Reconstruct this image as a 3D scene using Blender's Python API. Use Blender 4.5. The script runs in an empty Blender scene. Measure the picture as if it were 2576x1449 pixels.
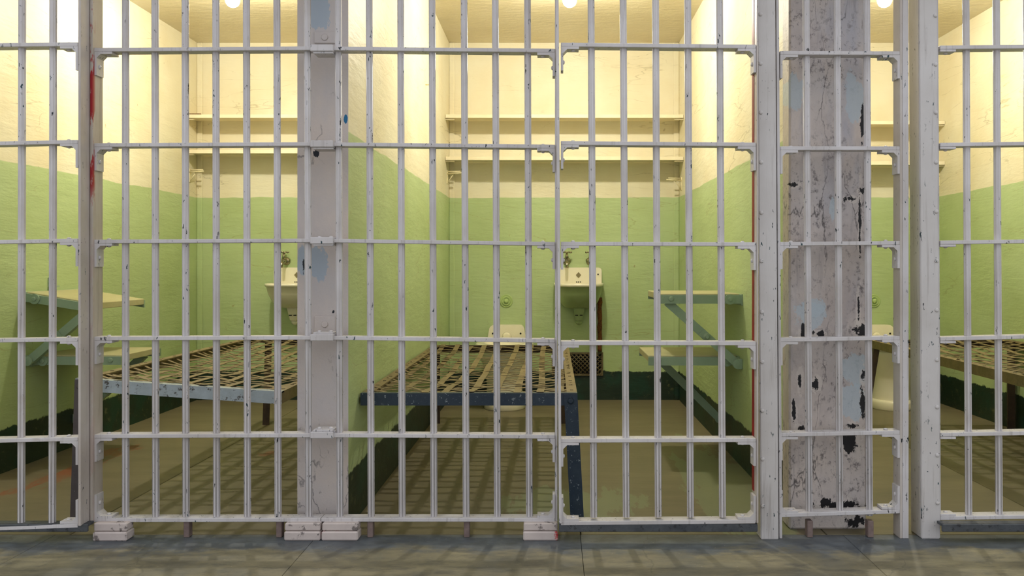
import bpy, bmesh, math, random
from mathutils import Vector, Matrix
random.seed(7)
S = bpy.context.scene
C = bpy.context.collection
# ---------------------------------------------------------------- camera / light / exposure
F, CX, CY, H, ZG = 2187.0, 1393.0, 668.0, 0.862, 2.768     # focal length (px), principal point, eye height, distance of the bars
cam = bpy.data.cameras.new('camera'); camo = bpy.data.objects.new('camera', cam); C.objects.link(camo)
camo.location = (0, -ZG, H); camo.rotation_euler = (math.pi/2, 0, 0)
cam.sensor_width = 36; cam.lens = 36*F/2576
cam.shift_x = -(CX-1288)/2576; cam.shift_y = -(724.5-CY)/2576
cam.clip_start = .02
S.camera = camo
S.view_settings.view_transform = 'Standard'; S.view_settings.look = 'None'
S.view_settings.exposure = 0.0; S.view_settings.gamma = 1
S.view_settings.use_curve_mapping = False
W = bpy.data.worlds.new('world'); S.world = W; W.use_nodes = True
W.node_tree.nodes['Background'].inputs[0].default_value = (.95, .965, 1, 1)
W.node_tree.nodes['Background'].inputs[1].default_value = .98
LAMP_STRENGTH, LAMP_COLOR = 1120, (1, .945, .81)

def wx(x, Z): return (x-CX)*Z/F
def wz(y, Z): return H-(y-CY)*Z/F
def wy(Z): return Z-ZG

# ---------------------------------------------------------------- materials
def rgb(r, g, b):                       # sRGB 0-255 -> linear
    f = lambda c: (c/255/12.92 if c/255 <= .04045 else ((c/255+.055)/1.055)**2.4)
    return (f(r), f(g), f(b), 1)
class NT:
    def __init__(s, name, rough=.6, metal=0, spec=.4):
        s.m = bpy.data.materials.new(name); s.m.use_nodes = True
        s.t = s.m.node_tree; s.b = s.t.nodes['Principled BSDF']
        s.b.inputs['Roughness'].default_value = rough; s.b.inputs['Metallic'].default_value = metal
        s.b.inputs['Specular IOR Level'].default_value = spec
        s.pos = s.t.nodes.new('ShaderNodeNewGeometry').outputs['Position']
        s.bumpn = None
    def n(s, t, **k):
        o = s.t.nodes.new(t)
        for a, v in k.items(): setattr(o, a, v)
        return o
    def link(s, a, b): s.t.links.new(a, b)
    def setin(s, sock, v):
        if hasattr(v, 'is_output') or isinstance(v, bpy.types.NodeSocket): s.link(v, sock)
        else: sock.default_value = v
    def sc(s, v=(1, 1, 1), off=(0, 0, 0), src=None):
        o = s.n('ShaderNodeMapping'); o.inputs['Scale'].default_value = v; o.inputs['Location'].default_value = off
        s.link(src or s.pos, o.inputs[0]); return o.outputs[0]
    def noise(s, vec, scale, detail=4, rough=.6, dist=0):
        o = s.n('ShaderNodeTexNoise'); s.link(vec, o.inputs['Vector'])
        o.inputs['Scale'].default_value = scale; o.inputs['Detail'].default_value = detail
        o.inputs['Roughness'].default_value = rough; o.inputs['Distortion'].default_value = dist
        return o.outputs[0]
    def crack(s, vec, scale, width, wob=.15, wscale=6):
        nz = s.n('ShaderNodeTexNoise'); s.link(vec, nz.inputs['Vector']); nz.inputs['Scale'].default_value = wscale; nz.inputs['Detail'].default_value = 5
        a = s.n('ShaderNodeVectorMath', operation='SUBTRACT'); s.link(nz.outputs[1], a.inputs[0]); a.inputs[1].default_value = (.5, .5, .5)
        b = s.n('ShaderNodeVectorMath', operation='SCALE'); s.link(a.outputs[0], b.inputs[0]); b.inputs['Scale'].default_value = wob
        c = s.n('ShaderNodeVectorMath', operation='ADD'); s.link(vec, c.inputs[0]); s.link(b.outputs[0], c.inputs[1])
        v = s.n('ShaderNodeTexVoronoi', feature='DISTANCE_TO_EDGE'); s.link(c.outputs[0], v.inputs['Vector']); v.inputs['Scale'].default_value = scale
        return s.ramp(v.outputs[0], 0, width, 1, 0)
    def ramp(s, v, a, b, lo=0, hi=1):          # linear map a..b -> lo..hi clamped
        if a > b: a, b, lo, hi = b, a, hi, lo
        o = s.n('ShaderNodeMapRange'); s.setin(o.inputs[0], v)
        for i, q in enumerate((a, b, lo, hi)): o.inputs[1+i].default_value = q
        return o.outputs[0]
    def mul(s, a, b, op='MULTIPLY'):
        o = s.n('ShaderNodeMath', operation=op); s.setin(o.inputs[0], a); s.setin(o.inputs[1], b); return o.outputs[0]
    def mix(s, fac, a, b):
        o = s.n('ShaderNodeMix', data_type='RGBA'); s.setin(o.inputs[0], fac); s.setin(o.inputs[6], a); s.setin(o.inputs[7], b); return o.outputs[2]
    def axis(s, i):
        o = s.n('ShaderNodeSeparateXYZ'); s.link(s.pos, o.inputs[0]); return o.outputs[i]
    def bump(s, v, strength=.3, dist=.01):
        o = s.n('ShaderNodeBump'); o.inputs['Strength'].default_value = strength; o.inputs['Distance'].default_value = dist
        s.link(v, o.inputs['Height'])
        if s.bumpn: s.link(s.bumpn, o.inputs['Normal'])
        s.bumpn = o.outputs[0]; s.link(s.bumpn, s.b.inputs['Normal'])
    def blob(s, cx, cy, cz, rx, ry, rz, wob=.35, wscale=14):   # 1 inside a ragged ellipsoid (a paint flake with a place of its own)
        a = s.n('ShaderNodeVectorMath', operation='SUBTRACT'); s.link(s.pos, a.inputs[0]); a.inputs[1].default_value = (cx, cy, cz)
        d = s.n('ShaderNodeVectorMath', operation='DIVIDE'); s.link(a.outputs[0], d.inputs[0]); d.inputs[1].default_value = (rx, ry, rz)
        l = s.n('ShaderNodeVectorMath', operation='LENGTH'); s.link(d.outputs[0], l.inputs[0])
        if not hasattr(s, '_bn'): s._bn = {}
        if wscale not in s._bn: s._bn[wscale] = s.noise(s.sc((1, .2, .55)), wscale, 7, .72)
        w = s.ramp(s._bn[wscale], .3, .7, -wob*1.6, wob*1.6)
        return s.ramp(s.mul(l.outputs['Value'], w, 'ADD'), 1.04, .96)
    def done(s, col):
        s.setin(s.b.inputs['Base Color'], col); return s.m

def mat_bar(name='bar_paint', base=(206, 203, 206), chips=.67, tint=(188, 183, 182)):
    t = NT(name, .42)
    c = t.mix(t.ramp(t.noise(t.pos, 5, 4), .35, .7), rgb(*base), rgb(*tint))
    streak = t.ramp(t.noise(t.sc((70, 70, 3.5)), 1, 5, .65), .56, .72)
    c = t.mix(t.mul(streak, .42), c, rgb(132, 124, 118))
    chip = t.ramp(t.noise(t.sc((95, 95, 34)), 1, 3, .65), chips-.03, chips-.005)
    chip = t.mul(chip, t.ramp(t.noise(t.pos, 2.7, 3), .40, .52))
    c = t.mix(chip, c, t.mix(t.ramp(t.noise(t.pos, 9, 2), .45, .55), rgb(28, 34, 40), rgb(38, 66, 74)))
    rust = t.mul(t.ramp(t.noise(t.pos, 1.7, 6, .75), .66, .76), .45)
    c = t.mix(rust, c, rgb(128, 102, 80))
    t.bump(t.noise(t.sc((90, 90, 14)), 1, 4), .18, .003)
    return t.done(c)
def mat_wall():
    t = NT('cell_wall_paint', .5, spec=.45)
    z = t.axis(2)
    wob = t.ramp(t.noise(t.pos, 3, 3), 0, 1, -.012, .012)
    zz = t.mul(z, wob, 'ADD')
    cream = t.mix(t.ramp(t.noise(t.pos, 2.5, 5), .35, .7), rgb(227, 221, 195), rgb(219, 208, 174))
    green = t.mix(t.ramp(t.noise(t.pos, 2.0, 5), .35, .7), rgb(178, 197, 146), rgb(166, 184, 128))
    c = t.mix(t.ramp(zz, 1.296, 1.300), green, cream)
    cr = t.mul(t.crack(t.sc((.8, .8, 6)), .9, .007, .3, 3), t.crack(t.sc((.9, .9, 4.3), (3, 1, 2)), 1.3, .006, .3, 5), 'MAXIMUM')
    crm = t.mul(cr, t.ramp(t.noise(t.pos, 2.6, 4), .48, .6))
    c = t.mix(t.mul(crm, .5), c, rgb(140, 128, 84))
    spot = t.mul(t.ramp(t.noise(t.sc((26, 26, 16)), 1, 3, .6), .72, .76), .6)
    c = t.mix(spot, c, rgb(140, 122, 72))
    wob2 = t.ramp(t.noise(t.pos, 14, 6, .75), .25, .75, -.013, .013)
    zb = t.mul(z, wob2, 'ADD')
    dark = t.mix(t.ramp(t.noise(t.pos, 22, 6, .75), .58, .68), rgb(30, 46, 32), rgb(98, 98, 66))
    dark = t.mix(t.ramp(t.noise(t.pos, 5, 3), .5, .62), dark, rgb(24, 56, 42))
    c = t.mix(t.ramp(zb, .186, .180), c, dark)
    t.bump(t.noise(t.sc((3, 3, 14)), 1, 5, .6), .35, .015)
    t.bump(t.noise(t.pos, 40, 4), .15, .004)
    return t.done(c)
def mat_ceiling():
    t = NT('ceiling_paint', .3, spec=.5)
    c = t.mix(t.ramp(t.noise(t.pos, 3, 4), .35, .7), rgb(206, 194, 160), rgb(196, 182, 144))
    t.bump(t.noise(t.sc((10, 26, 10)), 1, 5, .65), .5, .012)
    return t.done(c)
def mat_floor_cell():
    t = NT('cell_floor', .5)
    c = t.mix(t.ramp(t.noise(t.sc((2, 7, 2)), 1, 6, .65), .3, .7), rgb(105, 98, 76), rgb(125, 116, 92))
    g = t.mul(t.blob(.68, .62, 0, .17, .75, 1, .55, 7), t.blob(.02, .38, 0, .26, .22, 1, .5, 7), 'MAXIMUM')
    c = t.mix(t.mul(g, .8), c, rgb(124, 130, 100))
    for X, Z_, rx, ry in ((-2.05, 3.99, .06, .10), (-2.00, 4.12, .05, .05), (-2.04, 3.52, .05, .13), (-2.02, 3.70, .05, .10), (-1.30, 3.99, .05, .05), (-2.05, 3.35, .03, .08)):
        c = t.mix(t.mul(t.blob(X, wy(Z_), 0, rx, ry, 1, 1.0, 26), .42), c, rgb(140, 66, 38))
    d = t.ramp(t.noise(t.pos, 16, 6, .75), .62, .74)
    c = t.mix(t.mul(d, .45), c, rgb(82, 74, 52))
    t.bump(t.noise(t.pos, 18, 5), .2, .004)
    return t.done(c)
def mat_floor_corr():
    t = NT('corridor_concrete', .55)
    c = t.mix(t.ramp(t.noise(t.sc((2.2, 5, 1)), 1, 7, .68), .33, .68), rgb(84, 81, 70), rgb(154, 145, 114))
    c = t.mix(t.mul(t.ramp(t.noise(t.pos, 3.5, 4), .5, .64), .6), c, rgb(106, 106, 98))
    band = t.mul(t.axis(1), t.ramp(t.noise(t.sc((3, 6, 1)), 1, 6, .7), .25, .75, -.11, .11), 'ADD')
    c = t.mix(t.mul(t.ramp(band, -.17, -.11), .85), c, t.mix(t.ramp(t.noise(t.pos, 12, 5), .4, .65), rgb(72, 80, 90), rgb(98, 106, 114)))
    cr = t.crack(t.sc((1, 1, 1)), .7, .003, .3, 4)
    c = t.mix(t.mul(cr, .35), c, rgb(60, 58, 52))
    c = t.mix(t.mul(t.ramp(t.noise(t.sc((9, 22, 1)), 1, 6, .75), .5, .66), .5), c, rgb(64, 64, 62))
    spk = t.ramp(t.noise(t.pos, 70, 3), .68, .72)
    c = t.mix(t.mul(spk, .35), c, rgb(180, 174, 160))
    t.bump(t.noise(t.pos, 30, 5), .2, .004)
    return t.done(c)
def px(x, y, Z=2.84): return wx(x, Z), wy(Z), wz(y, Z)
def mat_pier(name, heavy):
    t = NT(name, .5)
    c = t.mix(t.ramp(t.noise(t.pos, 4, 5), .35, .68), rgb(196, 190, 190), rgb(208, 196, 188))
    c = t.mix(t.mul(t.ramp(t.noise(t.sc((7, 7, 2.2)), 1, 4), .52, .68), .6 if heavy else .25), c, rgb(164, 168, 184))
    if heavy:
        c = t.mix(t.mul(t.ramp(t.noise(t.sc((5, 5, 3)), 1, 5, .7), .45, .68), .45), c, rgb(146, 136, 138))
        sp = t.mul(t.ramp(t.noise(t.sc((60, 60, 46)), 1, 6, .75), .53, .64), t.ramp(t.noise(t.pos, 3.4, 3), .36, .56))
        c = t.mix(t.mul(sp, .8), c, rgb(88, 82, 84))
        dr = t.ramp(t.noise(t.sc((30, 30, 3)), 1, 4), .6, .72)
        c = t.mix(t.mul(dr, .45), c, rgb(112, 106, 116))
        cr = t.mul(t.crack(t.sc((4.6, 4.6, 1.3)), 1.5, .012, .22, 8), t.ramp(t.noise(t.pos, 2.6, 3), .42, .52))
        c = t.mix(t.mul(cr, .85), c, rgb(56, 52, 54))
        for (x, y, rx, ry) in ((2150, 250, 26, 55), (2000, 235, 18, 40), (2095, 530, 10, 30), (2035, 790, 38, 36), (2045, 770, 30, 25), (2150, 935, 34, 40), (2145, 1010, 30, 48)):
            X, Y, Z = px(x, y); k = 2.84/F
            c = t.mix(t.mul(t.blob(X, Y, Z, rx*k, .3, ry*k), .75), c, rgb(182, 196, 206))
        for (x, y, rx, ry) in ((2165, 830, 12, 13), (2140, 500, 16, 7), (2168, 480, 9, 7), (1998, 465, 10, 6), (2140, 1108, 19, 24), (2125, 1272, 48, 10), (2170, 310, 4, 36), (2172, 940, 5, 20),
                               (2170, 1020, 6, 26), (2148, 1072, 16, 8), (2052, 970, 7, 12), (2020, 835, 6, 15), (2160, 780, 3, 30), (2163, 560, 2.5, 70), (2012, 960, 4, 20), (1997, 1030, 4, 20), (2020, 1078, 12, 6), (2078, 1265, 10, 8), (2060, 840, 12, 6), (2150, 1312, 28, 14)):
            X, Y, Z = px(x, y); k = 2.84/F
            c = t.mix(t.mul(t.blob(X, Y, Z, rx*k*1.5, .3, ry*k*1.35, .85, 26), .55), c, rgb(214, 206, 200))
            c = t.mix(t.blob(X, Y, Z, rx*k*.95, .3, ry*k*.95, .9, 34), c, rgb(22, 21, 26))
    else:
        sp = t.mul(t.ramp(t.noise(t.sc((50, 50, 34)), 1, 5, .7), .62, .7), t.ramp(t.axis(2), .75, .25))
        c = t.mix(t.mul(sp, .7), c, rgb(110, 104, 104))
        cr = t.mul(t.crack(t.sc((3, 3, 2)), 1.4, .012, .25, 7), t.ramp(t.noise(t.pos, 3, 3), .5, .56))
        c = t.mix(t.mul(cr, .7), c, rgb(86, 84, 88))
        for (x, y, rx, ry) in ((805, 660, 24, 42), (800, 25, 30, 55), (760, 660, 14, 40)):
            X, Y, Z = px(x, y); k = 2.84/F
            c = t.mix(t.mul(t.blob(X, Y, Z, rx*k, .3, ry*k), .8), c, rgb(158, 176, 194))
        for (x, y, rx, ry) in ((793, 384, 9, 11), (839, 785, 4, 7), (764, 668, 2.5, 12), (797, 612, 9, 4)):
            X, Y, Z = px(x, y); k = 2.84/F
            c = t.mix(t.blob(X, Y, Z, rx*k, .3, ry*k, .8, 34), c, rgb(24, 30, 40))
        X, Y, Z = px(870, 300); c = t.mix(t.blob(X, Y, Z, .006, .3, .014, .3, 22), c, rgb(20, 104, 150))
    t.bump(t.noise(t.pos, 14, 6, .7), .4, .008)
    return t.done(c)
def mat_simple(name, a, b, scale=6, rough=.5, metal=0, chips=None, chipcol=(30, 30, 32), thr=.64, cs=30, bump=.2):
    t = NT(name, rough, metal)
    c = t.mix(t.ramp(t.noise(t.pos, scale, 5, .65), .35, .68), rgb(*a), rgb(*b))
    if chips: c = t.mix(t.mul(t.ramp(t.noise(t.pos, cs, 5, .7), thr, thr+.05), chips), c, rgb(*chipcol))
    if bump: t.bump(t.noise(t.pos, cs, 5), bump, .003)
    return t.done(c)
def mat_red_edge():
    t = NT('jamb_paint_red_worn', .45)
    c = t.mix(t.ramp(t.noise(t.pos, 5, 4), .35, .7), rgb(192, 184, 176), rgb(176, 166, 156))
    c = t.mix(t.mul(t.ramp(t.noise(t.sc((70, 70, 4)), 1, 5, .65), .54, .7), .5), c, rgb(120, 108, 94))
    m = t.mul(t.ramp(t.noise(t.sc((30, 30, 7)), 1, 5, .7), .47, .52), t.ramp(t.axis(1), -.015, -.026))
    m = t.mul(m, t.ramp(t.axis(2), 1.02, 1.12, .12, 1))
    c = t.mix(m, c, rgb(156, 30, 38))
    return t.done(c)
M = dict(
    bar=mat_bar(), door=mat_bar('door_paint', (210, 207, 209), .68), jamb=mat_bar('stile_paint', (196, 189, 184), .7, (178, 168, 160)),
    post=mat_bar('post_paint', (206, 203, 203), .68, (194, 190, 188)),
    redjamb=mat_red_edge(), wall=mat_wall(), ceil=mat_ceiling(), cfloor=mat_floor_cell(), floor=mat_floor_corr(),
    pier=mat_pier('pier_paint', False), pierh=mat_pier('pier_peeling_paint', True),
    red=mat_simple('red_primer', (150, 26, 34), (122, 22, 30), 20, .5),
    foot=mat_simple('foot_paint', (206, 194, 188), (186, 174, 170), 8, .5, chips=.85, chipcol=(92, 84, 82), thr=.57, cs=34),
    footred=mat_simple('foot_paint_red_chips', (206, 194, 188), (186, 174, 170), 8, .5, chips=.95, chipcol=(178, 40, 44), thr=.58, cs=13),
    stub=mat_simple('stub_rust', (112, 96, 92), (136, 118, 112), 30, .6, chips=.8, chipcol=(150, 40, 46), thr=.64, cs=24),
    rail=mat_simple('dark_rail', (58, 62, 68), (84, 88, 92), 14, .5, chips=.7, chipcol=(30, 30, 34), thr=.56, cs=50),
    bedblue=mat_simple('bed_blue_paint', (30, 48, 66), (48, 62, 76), 14, .45, chips=.85, chipcol=(150, 162, 168), thr=.61, cs=75),
    bedpale=mat_simple('bed_pale_blue_paint', (176, 190, 198), (146, 156, 160), 9, .5, chips=.9, chipcol=(70, 64, 56), thr=.57, cs=40),
    bedleg=mat_simple('bed_leg_grey', (92, 84, 84), (76, 70, 70), 12, .5, chips=.6, chipcol=(150, 146, 146), thr=.68, cs=60),
    beddark=mat_simple('bed_dark_iron', (64, 50, 38), (82, 66, 48), 12, .6),
    strap=mat_simple('bed_strap', (136, 120, 88), (112, 98, 70), 18, .55, .2, chips=.5, chipcol=(92, 74, 50), thr=.58, cs=60),
    table=mat_simple('table_top_paint', (186, 180, 142), (170, 164, 122), 6, .4, chips=.8, chipcol=(120, 72, 40), thr=.72, cs=30),
    tmetal=mat_simple('table_metal_paint', (150, 172, 148), (138, 160, 136), 8, .45, chips=.7, chipcol=(86, 92, 72), thr=.68, cs=40),
    porc=mat_simple('porcelain', (242, 236, 214), (234, 226, 200), 4, .18, bump=0),
    chrome=mat_simple('tarnished_chrome', (176, 170, 150), (140, 132, 112), 20, .25, 1, bump=0),
    emblem=mat_simple('emblem_metal', (128, 118, 88), (150, 140, 106), 120, .5, .4),
    black=mat_simple('black_hole', (14, 14, 13), (22, 21, 19), 20, .8, bump=0),
    grate=mat_simple('vent_iron', (112, 100, 70), (80, 68, 46), 26, .6, chips=.7, chipcol=(48, 38, 26), thr=.55, cs=60),
    rust=mat_simple('rust', (122, 74, 30), (86, 50, 24), 34, .8, chips=.8, chipcol=(44, 28, 18), thr=.55, cs=70, bump=.8),
    shelf=mat_simple('shelf_paint', (238, 229, 200), (226, 214, 180), 5, .45, chips=.6, chipcol=(140, 112, 68), thr=.72, cs=22),
    greenp=mat_simple('wall_green_metal', (180, 202, 136), (168, 190, 120), 8, .4),
    sinkgreen=mat_simple('sink_outer_green', (162, 180, 132), (150, 168, 118), 8, .35),  # dull green tone for the middle sink's bowl exterior and drain horn
    hook=mat_simple('hook_paint', (228, 218, 180), (206, 194, 150), 18, .5),
)
def mat_emit():
    m = bpy.data.materials.new('lamp_glow'); m.use_nodes = True; b = m.node_tree.nodes['Principled BSDF']
    b.inputs['Base Color'].default_value = (.9, .88, .8, 1)
    b.inputs['Emission Color'].default_value = (*LAMP_COLOR, 1); b.inputs['Emission Strength'].default_value = LAMP_STRENGTH
    return m
M['glow'] = mat_emit()

# ---------------------------------------------------------------- mesh helpers (world coordinates in, parts are re-based on their parent)
def B(): return bmesh.new()
def hexa(bm, lo, hi):                # two rings of 4 points
    a = [bm.verts.new(p) for p in lo]; b = [bm.verts.new(p) for p in hi]
    fs = [bm.faces.new(a[::-1]), bm.faces.new(b)]
    for i in range(4): fs.append(bm.faces.new((a[i], a[(i+1) % 4], b[(i+1) % 4], b[i])))
    return fs
def box(bm, x0, x1, y0, y1, z0, z1, bev=0):
    if bev:
        t = bmesh.new(); hexa(t, *ring8(x0, x1, y0, y1, z0, z1))
        bmesh.ops.bevel(t, geom=t.edges[:], offset=bev, segments=1, affect='EDGES')
        merge(bm, t)
    else: hexa(bm, *ring8(x0, x1, y0, y1, z0, z1))
    return bm
def ring8(x0, x1, y0, y1, z0, z1):
    r = [(x0, y0), (x1, y0), (x1, y1), (x0, y1)]
    return [(x, y, z0) for x, y in r], [(x, y, z1) for x, y in r]
def merge(bm, t):
    m = {v: bm.verts.new(v.co) for v in t.verts}
    for f in t.faces:
        n = bm.faces.new([m[v] for v in f.verts]); n.smooth = f.smooth
    t.free()
def tube(bm, pts, r, seg=10, cap=True, smooth=True):
    pts = [Vector(p) for p in pts]; rr = r if isinstance(r, (list, tuple)) else [r]*len(pts)
    rings = []; up = None
    for i, p in enumerate(pts):
        d = (pts[min(i+1, len(pts)-1)]-pts[max(i-1, 0)]).normalized()
        if up is None: up = Vector((0, 0, 1)) if abs(d.z) < .9 else Vector((1, 0, 0))
        a = d.cross(up).normalized(); up = a.cross(d).normalized()
        rings.append([bm.verts.new(p+a*math.cos(t)*rr[i]+up*math.sin(t)*rr[i]) for t in [2*math.pi*k/seg for k in range(seg)]])
    for A, Bq in zip(rings, rings[1:]):
        for k in range(seg):
            f = bm.faces.new((A[k], A[(k+1) % seg], Bq[(k+1) % seg], Bq[k])); f.smooth = smooth
    if cap: bm.faces.new(rings[0]); bm.faces.new(rings[-1][::-1])
    return bm
def lathe(bm, prof, origin, axis='z', seg=20, sx=1, sy=1, smooth=True):      # prof: (r, h)
    o = Vector(origin); rings = []
    for r, h in prof:
        ring = []
        for k in range(seg):
            t = 2*math.pi*k/seg; a, b = math.cos(t)*r*sx, math.sin(t)*r*sy
            p = {'z': (a, b, h), 'y': (a, h, b), 'x': (h, a, b)}[axis]
            ring.append(bm.verts.new(o+Vector(p)))
        rings.append(ring)
    for A, Bq in zip(rings, rings[1:]):
        for k in range(seg):
            f = bm.faces.new((A[k], A[(k+1) % seg], Bq[(k+1) % seg], Bq[k])); f.smooth = smooth
    bm.faces.new(rings[0]); bm.faces.new(rings[-1])
    return bm
def prism(bm, poly, vec):            # extrude closed polygon of 3d points along vec
    v = Vector(vec); a = [bm.verts.new(p) for p in poly]; b = [bm.verts.new(Vector(p)+v) for p in poly]; n = len(a)
    bm.faces.new(a[::-1]); bm.faces.new(b)
    for i in range(n): bm.faces.new((a[i], a[(i+1) % n], b[(i+1) % n], b[i]))
    return bm
def ribbon(bm, pts, wvec, th):       # flat band along pts
    w = Vector(wvec)*.5; rows = []
    for p in pts:
        p = Vector(p); rows.append([bm.verts.new(q) for q in (p-w, p+w, p+w+Vector((0, 0, th)), p-w+Vector((0, 0, th)))])
    for a, b in zip(rows, rows[1:]):
        for k in range(4): bm.faces.new((a[k], a[(k+1) % 4], b[(k+1) % 4], b[k]))
    bm.faces.new(rows[0][::-1]); bm.faces.new(rows[-1])
    return bm
def mesh(name, bm, mats, base=(0, 0, 0)):
    bmesh.ops.recalc_face_normals(bm, faces=bm.faces[:])
    bmesh.ops.translate(bm, vec=-Vector(base), verts=bm.verts[:])
    me = bpy.data.meshes.new(name); bm.to_mesh(me); bm.free()
    for m in (mats if isinstance(mats, (list, tuple)) else [mats]): me.materials.append(M[m])
    return me
WPOS = {}
def put(name, me, parent=None, at=(0, 0, 0), rot=None):
    o = bpy.data.objects.new(name, me); C.objects.link(o)
    at = Vector(at); WPOS[o] = at
    if parent: o.parent = parent; o.location = at-WPOS[parent]
    else: o.location = at
    if rot: o.rotation_euler = rot
    return o
def obj(name, bm, mat, parent=None, at=None):
    at = Vector(at) if at is not None else (WPOS[parent] if parent else Vector((0, 0, 0)))
    return put(name, mesh(name, bm, mat, at), parent, at)
def tag(o, label, cat, group=None, kind=None):
    o['label'] = label; o['category'] = cat
    if group: o['group'] = group
    if kind: o['kind'] = kind
    return o
def thing(name, label, cat, loc, group=None):
    o = bpy.data.objects.new(name, None); C.objects.link(o); o.location = loc; WPOS[o] = Vector(loc); o.empty_display_size = .1
    return tag(o, label, cat, group)
def struct(name, bm, mat, label, cat):
    return tag(obj(name, bm, mat), label, cat, kind='structure')

# ---------------------------------------------------------------- the setting
ZP, ZB = 2.84, 5.58                          # pier fronts, back wall
YP, YB = wy(ZP), wy(ZB)
CE = 2.291                                   # ceiling
PITCH, WID = 1.616, 1.475
XL = [-0.671+PITCH*k for k in (-1, 0, 1)]    # left faces of the three cells
XR = [x+WID for x in XL]
XC = [(a+b)/2 for a, b in zip(XL, XR)]
YF = wy(2.785)                               # corridor floor meets cell floor
fl = tag(obj('floor', box(B(), XL[0]-.3, XR[2]+.3, YF, YB+.15, -.12, -.03), 'cfloor'), 'olive brown painted concrete floor inside the cells', 'floor', kind='structure')
edges = [XL[0]-.3, XC[0], (XR[0]+XL[1])/2, XC[1]+.02, (XR[1]+XL[2])/2, XC[2], XR[2]+.3]
for a, b in zip(edges, edges[1:]): obj('floor_slab', box(B(), a+.0015, b-.0015, YF+.001, YB+.1, -.03, 0, .0015), 'cfloor', fl)
fc = tag(obj('floor_corridor', box(B(), -4.6, 4.6, -6, YF-.001, -.12, -.03), 'floor'), 'worn grey concrete corridor floor in front of the bars', 'floor', kind='structure')
j = [-4.6]+[.085+.84*k for k in range(-5, 6)]+[4.6]
for a, b in zip(j, j[1:]):
    for y0, y1 in ((-6, -3), (-3, YF)): obj('floor_slab', box(B(), a+.0006, b-.0006, y0, y1-.001, -.03, 0, .0009), 'floor', fc)
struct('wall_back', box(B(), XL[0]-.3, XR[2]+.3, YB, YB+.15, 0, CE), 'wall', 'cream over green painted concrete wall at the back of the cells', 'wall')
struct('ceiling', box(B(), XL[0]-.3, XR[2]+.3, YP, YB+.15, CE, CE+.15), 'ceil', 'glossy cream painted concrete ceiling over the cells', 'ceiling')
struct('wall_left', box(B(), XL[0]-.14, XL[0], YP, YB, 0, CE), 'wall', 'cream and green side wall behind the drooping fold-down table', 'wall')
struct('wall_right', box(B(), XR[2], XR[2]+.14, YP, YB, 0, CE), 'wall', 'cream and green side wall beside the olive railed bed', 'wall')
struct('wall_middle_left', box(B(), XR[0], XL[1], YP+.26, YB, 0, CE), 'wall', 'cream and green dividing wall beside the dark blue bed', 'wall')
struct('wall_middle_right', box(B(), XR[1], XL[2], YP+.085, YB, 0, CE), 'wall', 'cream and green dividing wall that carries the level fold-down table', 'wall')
bm = B(); fs = hexa(bm, *ring8(wx(748, ZP), XL[1], YP, YP+.26, 0, CE))
for f in fs:
    if abs(f.calc_center_median().x-XL[1]) < 1e-4: f.material_index = 1
pl = struct('wall_pier_left', bm, ['pier', 'wall'], 'smooth lavender grey painted pier behind the joint of two grilles', 'pier')
for y0, y1 in ((80, 110), (795, 836)):
    x0, x1 = wx(791, ZP), wx(845, ZP)
    p = obj('cover_plate', box(B(), x0, x1, YP-.006, YP, wz(y1, ZP), wz(y0, ZP), .002), 'pier', pl)
    obj('bolt_head', lathe(B(), [(.011, 0), (.011, -.002), (.009, -.004)], ((x0+x1)/2, YP-.006, (wz(y0, ZP)+wz(y1, ZP))/2), 'y', 16), 'pier', p)
struct('wall_pier_right', box(B(), .769, 1.022, YP, YP+.085, 0, CE, .006), 'pierh', 'peeling pier with black holes, cracks and pale blue patches', 'pier')
struct('wall_header', box(B(), XL[0]-.3, XR[2]+.3, -.07, YP, 1.86, CE+.15), 'post', 'painted steel header over the cell doors', 'lintel')
for i, (xl, xr) in enumerate(zip(XL, XR)):       # raised corner strips on the back wall
    for x0, x1 in ((xl, xl+.035), (xr-.035, xr)):
        o = struct('trim_%d' % (2*i+(x0 != xl)+1), box(B(), x0, x1, YB-.012, YB, 0, CE, .004), 'wall',
                   'thin raised corner strip at the %s of the back wall in the cell with the %s bed' % ('left end' if x0 == xl else 'right end', ('pale blue', 'dark blue', 'olive railed')[i]), 'trim')

# ---------------------------------------------------------------- bars, crossbars, brackets
def rivet_mesh(r, mat):
    bm = B(); prof = [(r, 0), (r*.95, -r*.3), (r*.72, -r*.55), (r*.35, -r*.7)]
    lathe(bm, prof, (0, 0, 0), 'y', 10); return mesh('rivet', bm, mat)
RIV = {m: rivet_mesh(.0068, m) for m in ('bar', 'door', 'post', 'jamb')}
ZBOT, ZTOP = wz(1300, ZG), 1.86
def bar_mesh(z0, z1, mat):                       # bar rolled with fine vertical ribs
    bm = B(); n = 28; L = []
    for z in (z0, z1):
        ring = []
        for k in range(n):
            t = 2*math.pi*k/n; r = .0109*(1 if k % 4 else .915)
            ring.append(bm.verts.new((r*math.cos(t), r*math.sin(t), z-z0)))
        L.append(ring)
    for k in range(n):
        f = bm.faces.new((L[0][k], L[0][(k+1) % n], L[1][(k+1) % n], L[1][k])); f.smooth = (k % 4 not in (0, 3))
    bm.faces.new(L[0][::-1]); bm.faces.new(L[1])
    return mesh('bar', bm, mat)
def bracket_mesh(side, mat, up=False):           # L bracket: leg along the crossbar, leg along the stile; side=+1 stile on the left
    bm = B(); th, lx, lz, d = .0075, .056, .074, .044
    poly = [(0, 0), (lx, 0), (lx, -th), (th+.012, -th), (th, -th-.012), (th, -lz), (0, -lz)]
    poly = [(side*x, -d/2, (-z if up else z)) for x, z in poly]
    prism(bm, poly, (0, d, 0)); return mesh('bracket', bm, mat)
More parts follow.
